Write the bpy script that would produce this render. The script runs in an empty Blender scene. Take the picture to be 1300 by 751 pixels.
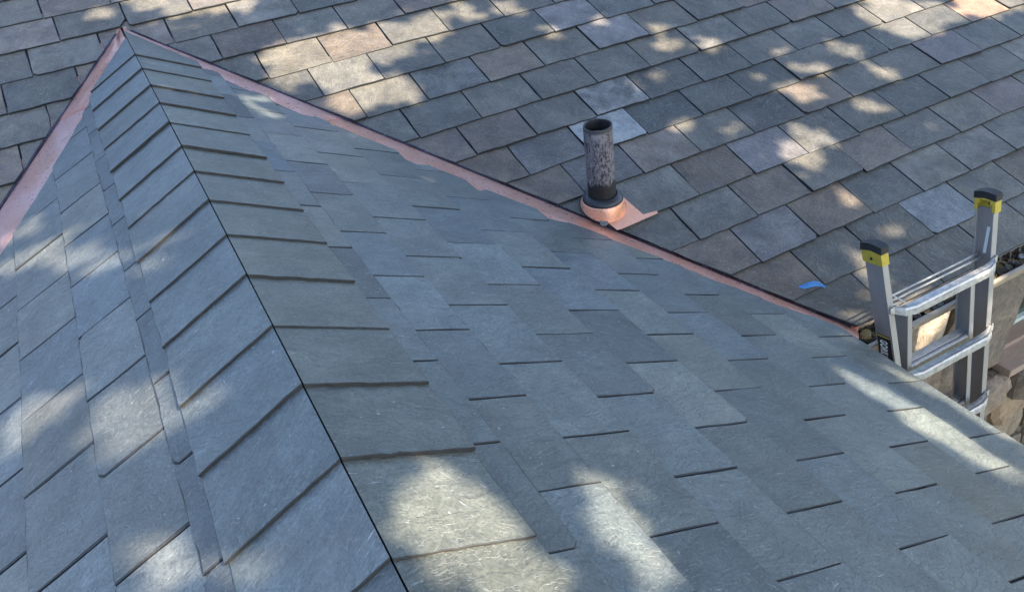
import bpy, bmesh, math, random
from mathutils import Vector, Matrix
R_ = math.radians
sc = bpy.context.scene
C = bpy.context.collection
rnd = random.Random(11)

# ---------------------------------------------------------------- camera
CAM = Vector((-0.112, -4.377, 1.04))
CR = Vector((0.8731832, -0.4779821, -0.0953110))     # right
CD = Vector((-0.3492162, -0.4771408, -0.8064643))    # down
CF = Vector((0.3399987, 0.7374753, -0.5835504))      # forward
cam_d = bpy.data.cameras.new('camera')
cam = bpy.data.objects.new('camera', cam_d)
C.objects.link(cam)
cam_d.sensor_width = 36.0
cam_d.lens = 1010.93 / 1300 * 36.0
cam_d.clip_start = 0.05
cam_d.clip_end = 3000
m = Matrix(((CR.x, -CD.x, -CF.x, CAM.x), (CR.y, -CD.y, -CF.y, CAM.y), (CR.z, -CD.z, -CF.z, CAM.z), (0, 0, 0, 1)))
cam.matrix_world = m
sc.camera = cam

# ---------------------------------------------------------------- light
SUN = Vector((0.35, -0.55, 0.75)).normalized()       # towards the sun
w = bpy.data.worlds.new('World'); sc.world = w; w.use_nodes = True
nt = w.node_tree
for n in list(nt.nodes): nt.nodes.remove(n)
sky = nt.nodes.new('ShaderNodeTexSky'); sky.sky_type = 'NISHITA'; sky.sun_disc = False
sky.sun_elevation = math.asin(SUN.z)
sky.sun_rotation = math.atan2(SUN.x, SUN.y)
sky.air_density = 1.0; sky.dust_density = 1.2; sky.ozone_density = 1.0
bg = nt.nodes.new('ShaderNodeBackground'); bg.inputs[1].default_value = 0.15
wo = nt.nodes.new('ShaderNodeOutputWorld')
nt.links.new(sky.outputs[0], bg.inputs[0]); nt.links.new(bg.outputs[0], wo.inputs[0])
sd = bpy.data.lights.new('sun', 'SUN'); sd.energy = 4.9; sd.angle = R_(0.53); sd.color = (1.0, 0.85, 0.66)
so = bpy.data.objects.new('sun', sd); C.objects.link(so)
so.rotation_euler = SUN.to_track_quat('Z', 'Y').to_euler(); so.location = (3, -6, 9)
sc.view_settings.view_transform = 'Standard'; sc.view_settings.look = 'None'
sc.view_settings.gamma = 1.0; sc.view_settings.exposure = 1.78
sc.render.engine = 'CYCLES'

# ---------------------------------------------------------------- roof geometry
TH = 0.4453; PH = 0.32543            # pitch of the dormer, pitch of the main roof
ct, st, cp, sp = math.cos(TH), math.sin(TH), math.cos(PH), math.sin(PH)
KV = math.tan(TH) / math.tan(PH)     # valley: y = -KV*|x|
FR = {  # u axis, v axis, normal of each roof plane
    'M': (Vector((1, 0, 0)), Vector((0, cp, sp)), Vector((0, -sp, cp))),
    'R': (Vector((ct, 0, -st)), Vector((0, 1, 0)), Vector((st, 0, ct))),
    'L': (Vector((-ct, 0, -st)), Vector((0, -1, 0)), Vector((-st, 0, ct))),
}
def P3(pl, u, v, h=0.0):
    a, b, n = FR[pl]
    return a * u + b * v + n * h
def px(p):
    q = Vector(p) - CAM
    z = q.dot(CF)
    if z < 0.05: return (-9999, -9999)
    return (650 + 1010.93 * q.dot(CR) / z, 375.5 + 1010.93 * q.dot(CD) / z)
def seen(pts, mg=6):
    xs = [px(p) for p in pts]
    return (max(a[0] for a in xs) > -mg and min(a[0] for a in xs) < 1300 + mg and
            max(a[1] for a in xs) > -mg and min(a[1] for a in xs) < 751 + mg and xs[0][0] > -9000)

# ---------------------------------------------------------------- materials
class NT:
    def __init__(s, name):
        s.m = bpy.data.materials.new(name); s.m.use_nodes = True; s.t = s.m.node_tree
        for n in list(s.t.nodes): s.t.nodes.remove(n)
        s.out = s.n('ShaderNodeOutputMaterial'); s.b = s.n('ShaderNodeBsdfPrincipled')
        s.l(s.b.outputs[0], s.out.inputs[0])
    def n(s, k, **kw):
        x = s.t.nodes.new(k)
        for a, b in kw.items(): setattr(x, a, b)
        return x
    def l(s, a, b): s.t.links.new(a, b)
    def put(s, v, sock):
        if hasattr(v, 'is_linked') or hasattr(v, 'links'): s.l(v, sock)
        else: sock.default_value = v
    def math(s, op, a, b=0.0, c=None):
        x = s.n('ShaderNodeMath', operation=op); s.put(a, x.inputs[0]); s.put(b, x.inputs[1])
        if c is not None: s.put(c, x.inputs[2])
        return x.outputs[0]
    def vmul(s, v, k):
        x = s.n('ShaderNodeVectorMath', operation='MULTIPLY'); s.put(v, x.inputs[0]); x.inputs[1].default_value = k
        return x.outputs[0]
    def vadd(s, a, b):
        x = s.n('ShaderNodeVectorMath', operation='ADD'); s.put(a, x.inputs[0]); s.put(b, x.inputs[1]); return x.outputs[0]
    def noise(s, v, scale, det=4, rough=.55, dist=0.0):
        x = s.n('ShaderNodeTexNoise'); s.l(v, x.inputs['Vector']); x.inputs['Scale'].default_value = scale
        x.inputs['Detail'].default_value = det; x.inputs['Roughness'].default_value = rough
        x.inputs['Distortion'].default_value = dist; return x.outputs[0]
    def ramp(s, v, lo, hi, a=0.0, b=1.0, interp='LINEAR'):
        x = s.n('ShaderNodeMapRange'); x.interpolation_type = 'SMOOTHSTEP' if interp == 'S' else 'LINEAR'
        s.put(v, x.inputs[0]); x.inputs[1].default_value = lo; x.inputs[2].default_value = hi
        x.inputs[3].default_value = a; x.inputs[4].default_value = b; return x.outputs[0]
    def mix(s, f, a, b, mode='MIX'):
        x = s.n('ShaderNodeMix', data_type='RGBA', blend_type=mode); s.put(f, x.inputs[0])
        for v, i in ((a, 6), (b, 7)):
            if isinstance(v, tuple): x.inputs[i].default_value = (*v, 1) if len(v) == 3 else v
            else: s.l(v, x.inputs[i])
        return x.outputs[2]
    def hsv(s, col, val):
        x = s.n('ShaderNodeMix', data_type='RGBA', blend_type='MULTIPLY'); x.inputs[0].default_value = 1
        s.l(col, x.inputs[6]); s.l(val, x.inputs[7]); return x.outputs[2]
    def bump(s, h, strength=.5, dist=.002, prev=None):
        x = s.n('ShaderNodeBump'); s.l(h, x.inputs['Height']); x.inputs['Strength'].default_value = strength
        x.inputs['Distance'].default_value = dist
        if prev is not None: s.l(prev, x.inputs['Normal'])
        return x.outputs[0]
    def fin(s, col, rough, met=0.0, nrm=None, spec=None):
        s.put((*col, 1) if isinstance(col, tuple) else col, s.b.inputs['Base Color'])
        s.put(rough, s.b.inputs['Roughness']); s.b.inputs['Metallic'].default_value = met
        if spec is not None: s.b.inputs['Specular IOR Level'].default_value = spec
        if nrm is not None: s.l(nrm, s.b.inputs['Normal'])
        return s.m

def slate_mat(name, spread, scratch, mottle, rough0, edge=None, stain=0.0):
    t = NT(name)
    tc = t.n('ShaderNodeTexCoord'); oi = t.n('ShaderNodeObjectInfo')
    off = t.n('ShaderNodeCombineXYZ')
    t.l(t.math('MULTIPLY', oi.outputs['Random'], 37.0), off.inputs[0])
    t.l(t.math('MULTIPLY', oi.outputs['Random'], 91.0), off.inputs[1])
    t.l(t.math('MULTIPLY', oi.outputs['Random'], 53.0), off.inputs[2])
    vr = t.n('ShaderNodeVectorRotate', rotation_type='Z_AXIS')
    t.l(tc.outputs['Object'], vr.inputs['Vector'])
    t.l(t.math('MULTIPLY', t.math('SUBTRACT', t.math('FRACT', t.math('MULTIPLY', oi.outputs['Random'], 17.31)), .5), spread), vr.inputs['Angle'])
    v = t.vadd(vr.outputs[0], off.outputs[0])
    warp = t.n('ShaderNodeTexNoise'); t.l(v, warp.inputs['Vector']); warp.inputs['Scale'].default_value = 5; warp.inputs['Detail'].default_value = 2
    vw = t.vadd(v, t.vmul(warp.outputs['Color'], (.12, .12, .12)))
    streak = t.noise(t.vmul(vw, (1, 3.2, 1)), 19, 9, .74)
    fine = t.noise(v, 150, 4, .75)
    cloud = t.noise(vw, 7, 6, .62)
    cloud2 = t.noise(v, 19, 6, .7, .5)
    # cleft steps of riven slate
    terr = t.noise(t.vmul(vw, (1, 1.9, 1)), 6.5, 5, .55)
    q = t.math('MULTIPLY', terr, 11.0)
    fl = t.math('FLOOR', q); fr = t.math('FRACT', q)
    step = t.math('ADD', fl, t.ramp(fr, 0.80, 0.97, 0, 1, 'S'))
    edgeline = t.math('MULTIPLY', t.ramp(fr, .78, .88, 0, 1, 'S'), t.ramp(fr, .9, .99, 1, 0, 'S'))
    # pale scratches
    sc1 = t.noise(t.vmul(v, (1, 12, 1)), 24, 6, .72)
    patch = t.ramp(t.noise(v, 7, 5, .7), .47, .62, 0, 1, 'S')
    sm = t.math('MULTIPLY', t.ramp(sc1, .60, .70, 0, 1), patch)
    vr2 = t.n('ShaderNodeVectorRotate', rotation_type='Z_AXIS'); t.l(v, vr2.inputs['Vector']); vr2.inputs['Angle'].default_value = 1.1
    sc2 = t.noise(t.vmul(vr2.outputs[0], (1, 15, 1)), 20, 5, .7)
    patch2 = t.ramp(t.noise(v, 5, 5, .7), .52, .66, 0, 1, 'S')
    sm2 = t.math('MULTIPLY', t.ramp(sc2, .61, .72, 0, 1), patch2)
    dots = t.math('MULTIPLY', t.ramp(t.noise(v, 70, 3, .6), .70, .76, 0, 1), .7)
    white = t.math('MINIMUM', t.math('ADD', t.math('ADD', sm, sm2), dots), 1.0)
    base = oi.outputs['Color']
    c = t.hsv(base, t.ramp(cloud, .3, .72, 1 - mottle, 1 + mottle))
    c = t.hsv(c, t.ramp(cloud2, .3, .7, 1 - mottle * .5, 1 + mottle * .6))
    c = t.hsv(c, t.ramp(streak, .32, .68, .80, 1.20))
    c = t.hsv(c, t.ramp(fine, .3, .7, .62, 1.40))
    c = t.mix(t.math('MULTIPLY', edgeline, .22), c, (.26, .28, .29))
    c = t.mix(t.math('MULTIPLY', t.math('MULTIPLY', t.ramp(fr, .70, .80, 0, 1, 'S'), t.ramp(fr, .80, .86, 1, 0, 'S')), .45), c, (.035, .04, .045))
    flake = t.ramp(t.noise(t.vmul(vw, (1, 2.4, 1)), 17, 6, .7), .60, .64, 0, 1, 'S')
    c = t.mix(t.math('MULTIPLY', flake, .32), c, (.05, .055, .06))
    c = t.mix(t.ramp(t.noise(v, 3.1, 4, .6), .56, .76, 0, .38, 'S'), c, (.175, .165, .155))
    if stain: c = t.mix(t.math('MULTIPLY', t.ramp(t.noise(v, 4.2, 5, .6), .56, .63, 0, 1, 'S'), stain), c, (.055, .062, .072))
    c = t.mix(t.math('MULTIPLY', white, scratch), c, (.52, .55, .57))
    # efflorescence held per slate in the object's colour alpha
    ef = t.math('MULTIPLY', t.ramp(t.noise(vw, 8, 6, .7), .42, .62, 0, 1), t.math('SUBTRACT', 1.0, oi.outputs['Alpha']))
    c = t.mix(ef, c, (.48, .46, .44))
    b = t.bump(step, .7, .0013)
    b = t.bump(streak, .5, .0014, b)
    b = t.bump(fine, .5, .0011, b)
    b = t.bump(cloud2, .6, .0026, b)
    r = t.ramp(cloud2, .3, .7, rough0 - .07, rough0 + .1)
    return t.fin(c, r, 0, b, .5)

M_OLD = slate_mat('weathered_slate', 6.28, .6, .38, .55, stain=.25)
M_NEW = slate_mat('new_slate', .9, .8, .26, .42, stain=0.15)

def simple(name, col, rough, met=0.0, bumpsc=None, bd=.001, var=.12, vs=12, spec=None, stretch=(1, 1, 1)):
    t = NT(name); tc = t.n('ShaderNodeTexCoord'); v = t.vmul(tc.outputs['Object'], stretch)
    n1 = t.noise(v, vs, 6, .65)
    c = t.hsv(t.mix(0.0, col, col), t.ramp(n1, .25, .75, 1 - var, 1 + var))
    b = t.bump(t.noise(v, bumpsc or 60, 5, .65), .5, bd)
    return t.fin(c, t.ramp(n1, .3, .7, max(rough - .08, .05), rough + .08), met, b, spec)

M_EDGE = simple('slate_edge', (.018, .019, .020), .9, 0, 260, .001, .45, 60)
M_CHAM = simple('slate_chipped_edge_shadow', (.038, .042, .046), .8, 0, 300, .0015, .6, 120)  # contact shadow and dirt put into the dark colour of the chipped chamfers
M_EDGE2 = simple('ridge_slate_edge', (.036, .033, .027), .85, 0, 260, .001, .5, 50)
M_DECK = simple('roof_underlay', (.018, .018, .02), .9)
M_WOOD = simple('fascia_wood', (.23, .17, .12), .7, stretch=(1, 8, 8))
M_ALU = simple('ladder_aluminium', (.47, .47, .46), .52, .78, 160, .0012, .34, 55)
M_RAIL = simple('ladder_rail_aluminium', (.40, .39, .385), .5, .65, 200, .0004, .14, 14, stretch=(1, 1, .3))
M_YEL = simple('yellow_plastic', (.50, .38, .05), .5, 0, 90, .0008, .18, 40)
M_BLK = simple('black_rubber', (.018, .018, .019), .6, 0, 120, .0015, .3, 30)
M_BLACKP = simple('black_sticker', (.012, .012, .014), .4)
M_WHT = simple('white_print', (.75, .75, .72), .5)
M_GUT = simple('gutter_metal', (.34, .29, .23), .55, .25, 60, .001, .3, 18)
M_LEAD = simple('black_collar', (.02, .022, .026), .42, .0, 80, .001, .2, 20)
M_BLUE = simple('blue_plastic', (.12, .40, .78), .45, 0, 60, .0006, .1)
M_STEEL = simple('bolt_steel', (.3, .3, .3), .4, .9)
M_GROUND = None

def copper_mat(name, base, dirt):
    t = NT(name); tc = t.n('ShaderNodeTexCoord'); v = tc.outputs['Object']
    n1 = t.noise(v, 7, 6, .65); n2 = t.noise(v, 38, 6, .7); n3 = t.noise(v, 130, 3, .7)
    oi = t.n('ShaderNodeObjectInfo')
    c = t.mix(t.ramp(n1, .35, .68), base, tuple(a * b for a, b in zip(base, (.90, .80, .66))))
    c = t.mix(t.math('MULTIPLY', t.ramp(n2, .58, .68), dirt), c, (.46, .30, .24))
    c = t.mix(t.math('MULTIPLY', t.ramp(n3, .66, .74), dirt), c, (.20, .12, .10))
    c = t.hsv(c, oi.outputs['Color'])
    b = t.bump(n1, .5, .006); b = t.bump(n2, .2, .0008, b)
    return t.fin(c, t.ramp(n2, .3, .7, .24, .40), .5, b)
M_COP = copper_mat('bright_copper', (1.0, .72, .705), .7)
M_COPC = copper_mat('collar_copper', (.86, .44, .30), .25)
M_COPD = simple('valley_crimp_shaded_copper', (.14, .14, .19), .24, 1.0, 50, .002, .7, 9)  # slate-edge shadow and blue sky reflection put into the crimp's dark colour

def stone_mat():
    t = NT('rubble_stone'); tc = t.n('ShaderNodeTexCoord'); oi = t.n('ShaderNodeObjectInfo')
    off = t.n('ShaderNodeCombineXYZ'); t.l(t.math('MULTIPLY', oi.outputs['Random'], 60.0), off.inputs[0]); t.l(t.math('MULTIPLY', oi.outputs['Random'], 31.0), off.inputs[2])
    v = t.vadd(tc.outputs['Object'], off.outputs[0])
    n1 = t.noise(v, 6, 8, .65, .6); n2 = t.noise(v, 28, 8, .72); n3 = t.noise(v, 3, 4, .6)
    c = t.hsv(oi.outputs['Color'], t.ramp(n1, .3, .7, .6, 1.35))
    c = t.hsv(c, t.ramp(n2, .3, .7, .72, 1.25))
    c = t.mix(t.ramp(n3, .58, .7, 0, .65), c, (.25, .15, .07))
    c = t.mix(t.ramp(t.noise(v, 11, 6, .7), .6, .72, 0, .7), c, (.09, .085, .075))
    b = t.bump(n1, 1, .035); b = t.bump(n2, 1, .010, b)
    return t.fin(c, .85, 0, b)
M_STONE = stone_mat()
M_MORT = simple('wall_mortar', (.10, .085, .07), .95, 0, 40, .004, .3)

# ---------------------------------------------------------------- object helpers
def tag(o, label=None, cat=None, group=None, kind=None):
    if label: o['label'] = label
    if cat: o['category'] = cat
    if group: o['group'] = group
    if kind: o['kind'] = kind
    return o
def thing(name, loc, label, cat, group=None):
    o = bpy.data.objects.new(name, None); C.objects.link(o); o.location = loc
    o.empty_display_size = .1
    return tag(o, label, cat, group)
def wloc(o):
    l = Vector(o.location)
    while o.parent: o = o.parent; l += Vector(o.location)
    return l
def link(name, me, parent=None, loc=(0, 0, 0), rot=None, mats=(), smooth=False):
    o = bpy.data.objects.new(name, me); C.objects.link(o)
    for mm in mats:
        if mm: me.materials.append(mm)
    if smooth:
        for p in me.polygons: p.use_smooth = True
    if parent is not None:
        o.parent = parent; o.location = Vector(loc) - wloc(parent)
    else: o.location = loc
    if rot is not None: o.rotation_euler = rot.to_euler() if hasattr(rot, 'to_euler') else rot
    return o
def bm_obj(name, bm, mat, parent=None, loc=(0, 0, 0), rot=None, smooth=False):
    me = bpy.data.meshes.new(name)
    bmesh.ops.recalc_face_normals(bm, faces=bm.faces[:]); bm.to_mesh(me); bm.free()
    return link(name, me, parent, loc, rot, (mat,), smooth)
def box(bm, lo, hi, bev=0.0, M=None):
    vs = [bm.verts.new((x, y, z)) for x in (lo[0], hi[0]) for y in (lo[1], hi[1]) for z in (lo[2], hi[2])]
    fs = [bm.faces.new([vs[i] for i in f]) for f in ((0, 1, 3, 2), (4, 6, 7, 5), (0, 4, 5, 1), (2, 3, 7, 6), (0, 2, 6, 4), (1, 5, 7, 3))]
    if M is not None:
        for v_ in vs: v_.co = M @ v_.co
    if bev:
        es = list({e for f in fs for e in f.edges})
        bmesh.ops.bevel(bm, geom=es, offset=bev, segments=2, affect='EDGES', profile=.6)
def extr(bm, prof, axis_pts, close=True):
    """sweep a closed 2-D profile [(a,b)] along frames [(origin, A, B)]"""
    rings = []
    for o, A, B in axis_pts:
        rings.append([bm.verts.new(Vector(o) + Vector(A) * a + Vector(B) * b) for a, b in prof])
    n = len(prof)
    for r0, r1 in zip(rings, rings[1:]):
        for i in range(n):
            bm.faces.new((r0[i], r0[(i + 1) % n], r1[(i + 1) % n], r1[i]))
    if close:
        bm.faces.new(rings[0][::-1]); bm.faces.new(rings[-1])
def lathe(bm, prof, seg=40, M=None, close=False):
    rings = [[bm.verts.new((r * math.cos(2 * math.pi * i / seg), r * math.sin(2 * math.pi * i / seg), z)) for i in range(seg)] for r, z in prof]
    for a, b in zip(rings, rings[1:] + ([rings[0]] if close else [])):
        for i in range(seg): bm.faces.new((a[i], a[(i + 1) % seg], b[(i + 1) % seg], b[i]))
    if M is not None:
        for r in rings:
            for v_ in r: v_.co = M @ v_.co
# ---------------------------------------------------------------- slates
ROT = {k: Matrix((a, b, n)).transposed() for k, (a, b, n) in FR.items()}
def clip(poly, nx, ny, d):          # keep nx*u + ny*v >= d
    out = []
    for i in range(len(poly)):
        p, q = poly[i], poly[(i + 1) % len(poly)]
        a = nx * p[0] + ny * p[1] - d; b = nx * q[0] + ny * q[1] - d
        if a >= 0: out.append(p)
        if (a >= 0) != (b >= 0):
            t = a / (a - b); out.append((p[0] + t * (q[0] - p[0]), p[1] + t * (q[1] - p[1])))
    return out
def area(p): return sum(p[i][0] * p[(i + 1) % len(p)][1] - p[(i + 1) % len(p)][0] * p[i][1] for i in range(len(p))) / 2
def jagged(p, q, n, amp, first=True):
    """points from p towards q (q left out), the inner ones off the line"""
    dx, dy = q[0] - p[0], q[1] - p[1]; L = math.hypot(dx, dy) or 1
    o = [p]
    for i in range(1, n):
        t = (i + rnd.uniform(-.25, .25)) / n; a = rnd.gauss(0, amp)
        o.append((p[0] + dx * t - dy / L * a, p[1] + dy * t + dx / L * a))
    return o
def slab(bm, pl, poly, hf, thick, c0, mitre=False, cham=.0022):
    """one slate: chamfered top following hf, sides down by thick"""
    if len(poly) < 3 or abs(area(poly)) < 4e-4: return False
    if area(poly) < 0: poly = poly[::-1]
    # drop near-duplicate points
    pp = [poly[0]]
    for q in poly[1:]:
        if math.hypot(q[0] - pp[-1][0], q[1] - pp[-1][1]) > .003: pp.append(q)
    if math.hypot(pp[0][0] - pp[-1][0], pp[0][1] - pp[-1][1]) < .003: pp.pop()
    poly = pp; n = len(poly)
    if n < 3: return False
    ins = []
    for i in range(n):
        ch = cham * rnd.uniform(.35, 1.5)
        a, b, c = poly[i - 1], poly[i], poly[(i + 1) % n]
        d1 = Vector((b[0] - a[0], b[1] - a[1])).normalized(); d2 = Vector((c[0] - b[0], c[1] - b[1])).normalized()
        nn = Vector((-d1.y - d2.y, d1.x + d2.x))
        nn = nn.normalized() if nn.length > .2 else Vector((-d1.y, d1.x))
        ins.append((b[0] + nn.x * ch, b[1] + nn.y * ch))
    def co(p, h):
        u, v = p
        if mitre and p[0] < .004: u = -h * math.tan(TH) + .0016 / ct
        return (u - c0[0], v - c0[1], h)
    top = [bm.verts.new(co(p, hf(*p))) for p in ins]
    mid = [bm.verts.new(co(p, hf(*p) - cham * .6 * rnd.uniform(.5, 1.5))) for p in poly]
    low = [bm.verts.new(co(p, hf(*p) - thick)) for p in poly]
    bm.faces.new(top)
    for i in range(n):
        j = (i + 1) % n
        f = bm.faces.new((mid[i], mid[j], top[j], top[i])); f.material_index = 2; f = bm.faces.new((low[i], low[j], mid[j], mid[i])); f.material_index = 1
    return True
def slate_obj(name, pl, polys, hf, thick, col, mat, parent, spare, mitre=False, cham=.0022):
    us = [p[0] for q in polys for p in q]; vs = [p[1] for q in polys for p in q]
    if not us: return None
    vis = seen([P3(pl, a, b) for q in polys for a, b in q])
    if not vis:
        bmx, c0 = spare, (0, 0)
    else:
        bmx = bmesh.new(); c0 = ((min(us) + max(us)) / 2, (min(vs) + max(vs)) / 2)
    ok = False
    for q in polys: ok |= slab(bmx, pl, q, hf, thick, c0, mitre, cham)
    if not vis: return None
    if not ok: bmx.free(); return None
    o = bm_obj(name, bmx, mat, parent, P3(pl, *c0), ROT[pl])
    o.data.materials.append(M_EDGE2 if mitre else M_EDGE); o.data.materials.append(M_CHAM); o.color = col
    return o
def tint(base, amt, warm=.5):
    k = 1 + rnd.gauss(0, amt); s = rnd.gauss(0, amt * warm)
    return [max(.02, base[0] * k * (1 + s)), max(.02, base[1] * k * (1 + s * .25)), max(.02, base[2] * k * (1 - s)), 1.0]

# valley as seen on each plane: half plane through the valley line
#  M plane: v = -KVm*|u|
KVm = KV / cp
VD = Vector((1, -KV, -math.tan(TH))).normalized()
# copper left showing, metres from the valley at distance t down it
WR = [(0, .062), (.2, .068), (.55, .086), (.8, .104), (1.05, .130), (1.5, .150), (2.05, .165), (2.3, .160), (2.7, .132), (3.1, .112), (3.36, .09), (3.6, .045), (4, .05)]
WL = [(0, .13), (.19, .145), (.57, .165), (.84, .214), (1.06, .234), (1.28, .254), (1.43, .262), (1.6, .24), (2.2, .2), (3.6, .1), (4, .1)]
def wat(tab, t):
    for (a, x), (b, y) in zip(tab, tab[1:]):
        if t <= b: return x + (y - x) * max(0, (t - a)) / (b - a)
    return tab[-1][1]
def dormer_clip(pl, poly):
    tab = WR if pl == 'R' else WL
    sg = 1 if pl == 'R' else -1
    a = Vector((VD.x / ct, VD.y * sg)); a.normalize()              # valley direction in (u, v)
    nin = Vector((-a.y, a.x)) * (-1 if pl == 'R' else 1)           # towards the dormer field
    cu = sum(p[0] for p in poly) / len(poly); cv = sum(p[1] for p in poly) / len(poly)
    t = Vector((cu, cv)).dot(a)
    t1, t2 = max(0, t - .12), max(0, t - .12) + .24
    p1 = a * t1 + nin * wat(tab, t1); p2 = a * t2 + nin * wat(tab, t2)
    d = (p2 - p1).normalized(); n2 = Vector((-d.y, d.x))
    if n2.dot(nin) < 0: n2 = -n2
    r = clip(poly, n2.x, n2.y, n2.dot(p1))
    # rough the long cut edge
    out = []
    for i in range(len(r)):
        p, q = r[i], r[(i + 1) % len(r)]
        on = abs(n2.x * p[0] + n2.y * p[1] - n2.dot(p1)) < 1e-6 and abs(n2.x * q[0] + n2.y * q[1] - n2.dot(p1)) < 1e-6
        L = math.hypot(q[0] - p[0], q[1] - p[1])
        out += jagged(p, q, max(1, int(L / .04)), .0022) if on and L > .06 else [p]
    return out

# ---- main roof
EAVE_Y, EAVE_Z = -2.822, -0.952
main_roof = thing('main_roof', (2.2, EAVE_Y, EAVE_Z), 'old mottled slate roof behind the copper valleys, sloping down to the gutter', 'roof')
spare_m = bmesh.new()
butts = [(.66, None), (.44, None), (.22, .0), (.0, .034), (-.225, .194), (-.445, .365), (-.665, .512), (-.889, .688), (-1.109, .812), (-1.327, .973), (-1.536, 1.145), (-1.737, 1.295), (-1.944, 1.447), (-2.158, 1.582), (-2.363, 1.735), (-2.571, 1.888), (-2.778, 2.034), (-2.985, 2.180)]
butts = [(1.74 - .22 * i, None) for i in range(5)][:5] + butts
GREY = (.102, .096, .079); BROWN = (.116, .094, .072); DARK = (.068, .067, .058); PALE = (.215, .24, .262)
special = {  # (butt of the course, x of the middle) -> colour, whiteness, label
    (-1.737, 1.75): ((.20, .225, .235), .35, 'pale clean slate behind the vent pipe'),
    (-2.778, 2.80): ((.165, .178, .185), .0, 'pale blue-grey slate left of the right ladder rail'),
    (-1.536, 1.90): ((.10, .10, .095), .35, 'slate with a splash of white across it, above the vent pipe'),
    (-1.737, 1.44): ((.105, .098, .092), .0, None), (-1.944, 1.75): ((.10, .095, .09), .0, None),
    (-1.737, 4.25): ((.24, .15, .10), .0, 'orange-brown slate near the top right corner'),
    (-2.363, 3.77): ((.125, .10, .088), .0, None), (-1.944, 3.75): ((.115, .10, .10), .0, None),
    (-2.158, 2.36): ((.135, .125, .125), .0, None), (-2.571, 2.1): ((.14, .13, .125), .0, None), (-.889, 2.2): ((.15, .14, .135), .0, None), (-1.109, 2.15): ((.15, .14, .135), .0, None),
}
bi = 0
for (vb, x0) in butts:
    bi += 1
    idx = butts.index((vb, x0)); vt = (butts[idx - 1][0] if idx else vb + .22)
    e = vt - vb
    if x0 is None: x0 = (bi % 2) * .155
    W = .3108
    k0 = int(math.floor((-2.6 - x0) / W)); k1 = int(math.ceil((8.6 - x0) / W))
    edges = [x0 + k * W + (rnd.gauss(0, .0035)) for k in range(k0, k1 + 1)]
    for a, b in zip(edges, edges[1:]):
        cx = (a + b) / 2
        g = rnd.uniform(.0018, .0034)
        lo = vb + rnd.gauss(0, .0018); hi = vt + .055
        tl = rnd.gauss(0, .0016)
        pa, pb, pc, pd = (a + g, lo + tl), (b - g, lo - tl), (b - g, hi), (a + g, hi)
        poly = jagged(pa, pb, 7, .0014) + jagged(pb, pc, 4, .0009) + [pc] + jagged(pd, pa, 4, .0009)
        if rnd.random() < .25:       # a broken corner
            s = rnd.uniform(.006, .02)
            poly = clip(poly, .7071, .7071, .7071 * (pa[0] + pa[1] + s)) if rnd.random() < .5 else clip(poly, -.7071, .7071, .7071 * (-pb[0] + pb[1] + s))
        th = .0095 + rnd.uniform(-.0015, .002)
        if rnd.random() < .06: th += .003
        roll = rnd.gauss(0, .0016)
        hf = lambda u, v, th=th, vb=vb, e=e, roll=roll, cx=cx: .004 + th * (1.85 - (v - vb) / e * .85) + roll * (u - cx)
        # cut along the valleys
        off = .012
        if a < -off and b > off and vb < -.0 and vb > -.6:
            polys = [clip(clip(poly, 1, 0, 0), KVm, 1, off), clip(clip(poly, -1, 0, 0), -KVm, 1, off)]
        elif cx >= 0: polys = [clip(poly, KVm, 1, off)]
        else: polys = [clip(poly, -KVm, 1, off)]
        polys = [q for q in polys if len(q) > 2]
        if not polys: continue
        r = rnd.random()
        base = BROWN if r < .24 else DARK if r < .38 else GREY
        col = tint(base, .10, .28)
        if rnd.random() < .10: col[3] = .85
        lab = None
        for (sv, sx), (c_, wh, lb) in special.items():
            if abs(sv - vb) < .02 and abs(cx - sx) < .156: col = [*c_, 1 - wh]; lab = lb
        # the vent pipe comes through two slates: leave room for its flange
        o = slate_obj('slate', 'M', polys, hf, th * .82, col, M_OLD, main_roof, spare_m)
        if o and lab: o['label'] = lab
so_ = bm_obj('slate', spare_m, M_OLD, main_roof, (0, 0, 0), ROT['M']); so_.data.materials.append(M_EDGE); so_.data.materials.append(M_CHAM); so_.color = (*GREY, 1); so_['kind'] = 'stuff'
# deck under the slates: follows the roof above the valleys only
bm = bmesh.new()
ye = EAVE_Y / cp + .03
xe = -ye / KVm
top = [(-2.7, 2.0), (8.7, 2.0), (8.7, ye), (xe, ye), (0, 0), (-xe, ye), (-2.7, ye)]
for h0, fl in ((.002, 1), (-.03, -1)):
    vv = [bm.verts.new(P3('M', u, v, h0)) for u, v in top]
    bm.faces.new(vv[::fl])
    if h0 > 0: vv0 = vv
    else:
        for i in range(len(vv)): j = (i + 1) % len(vv); bm.faces.new((vv0[i], vv[i], vv[j], vv0[j]))
bm_obj('roof_deck', bm, M_DECK, main_roof)

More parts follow.
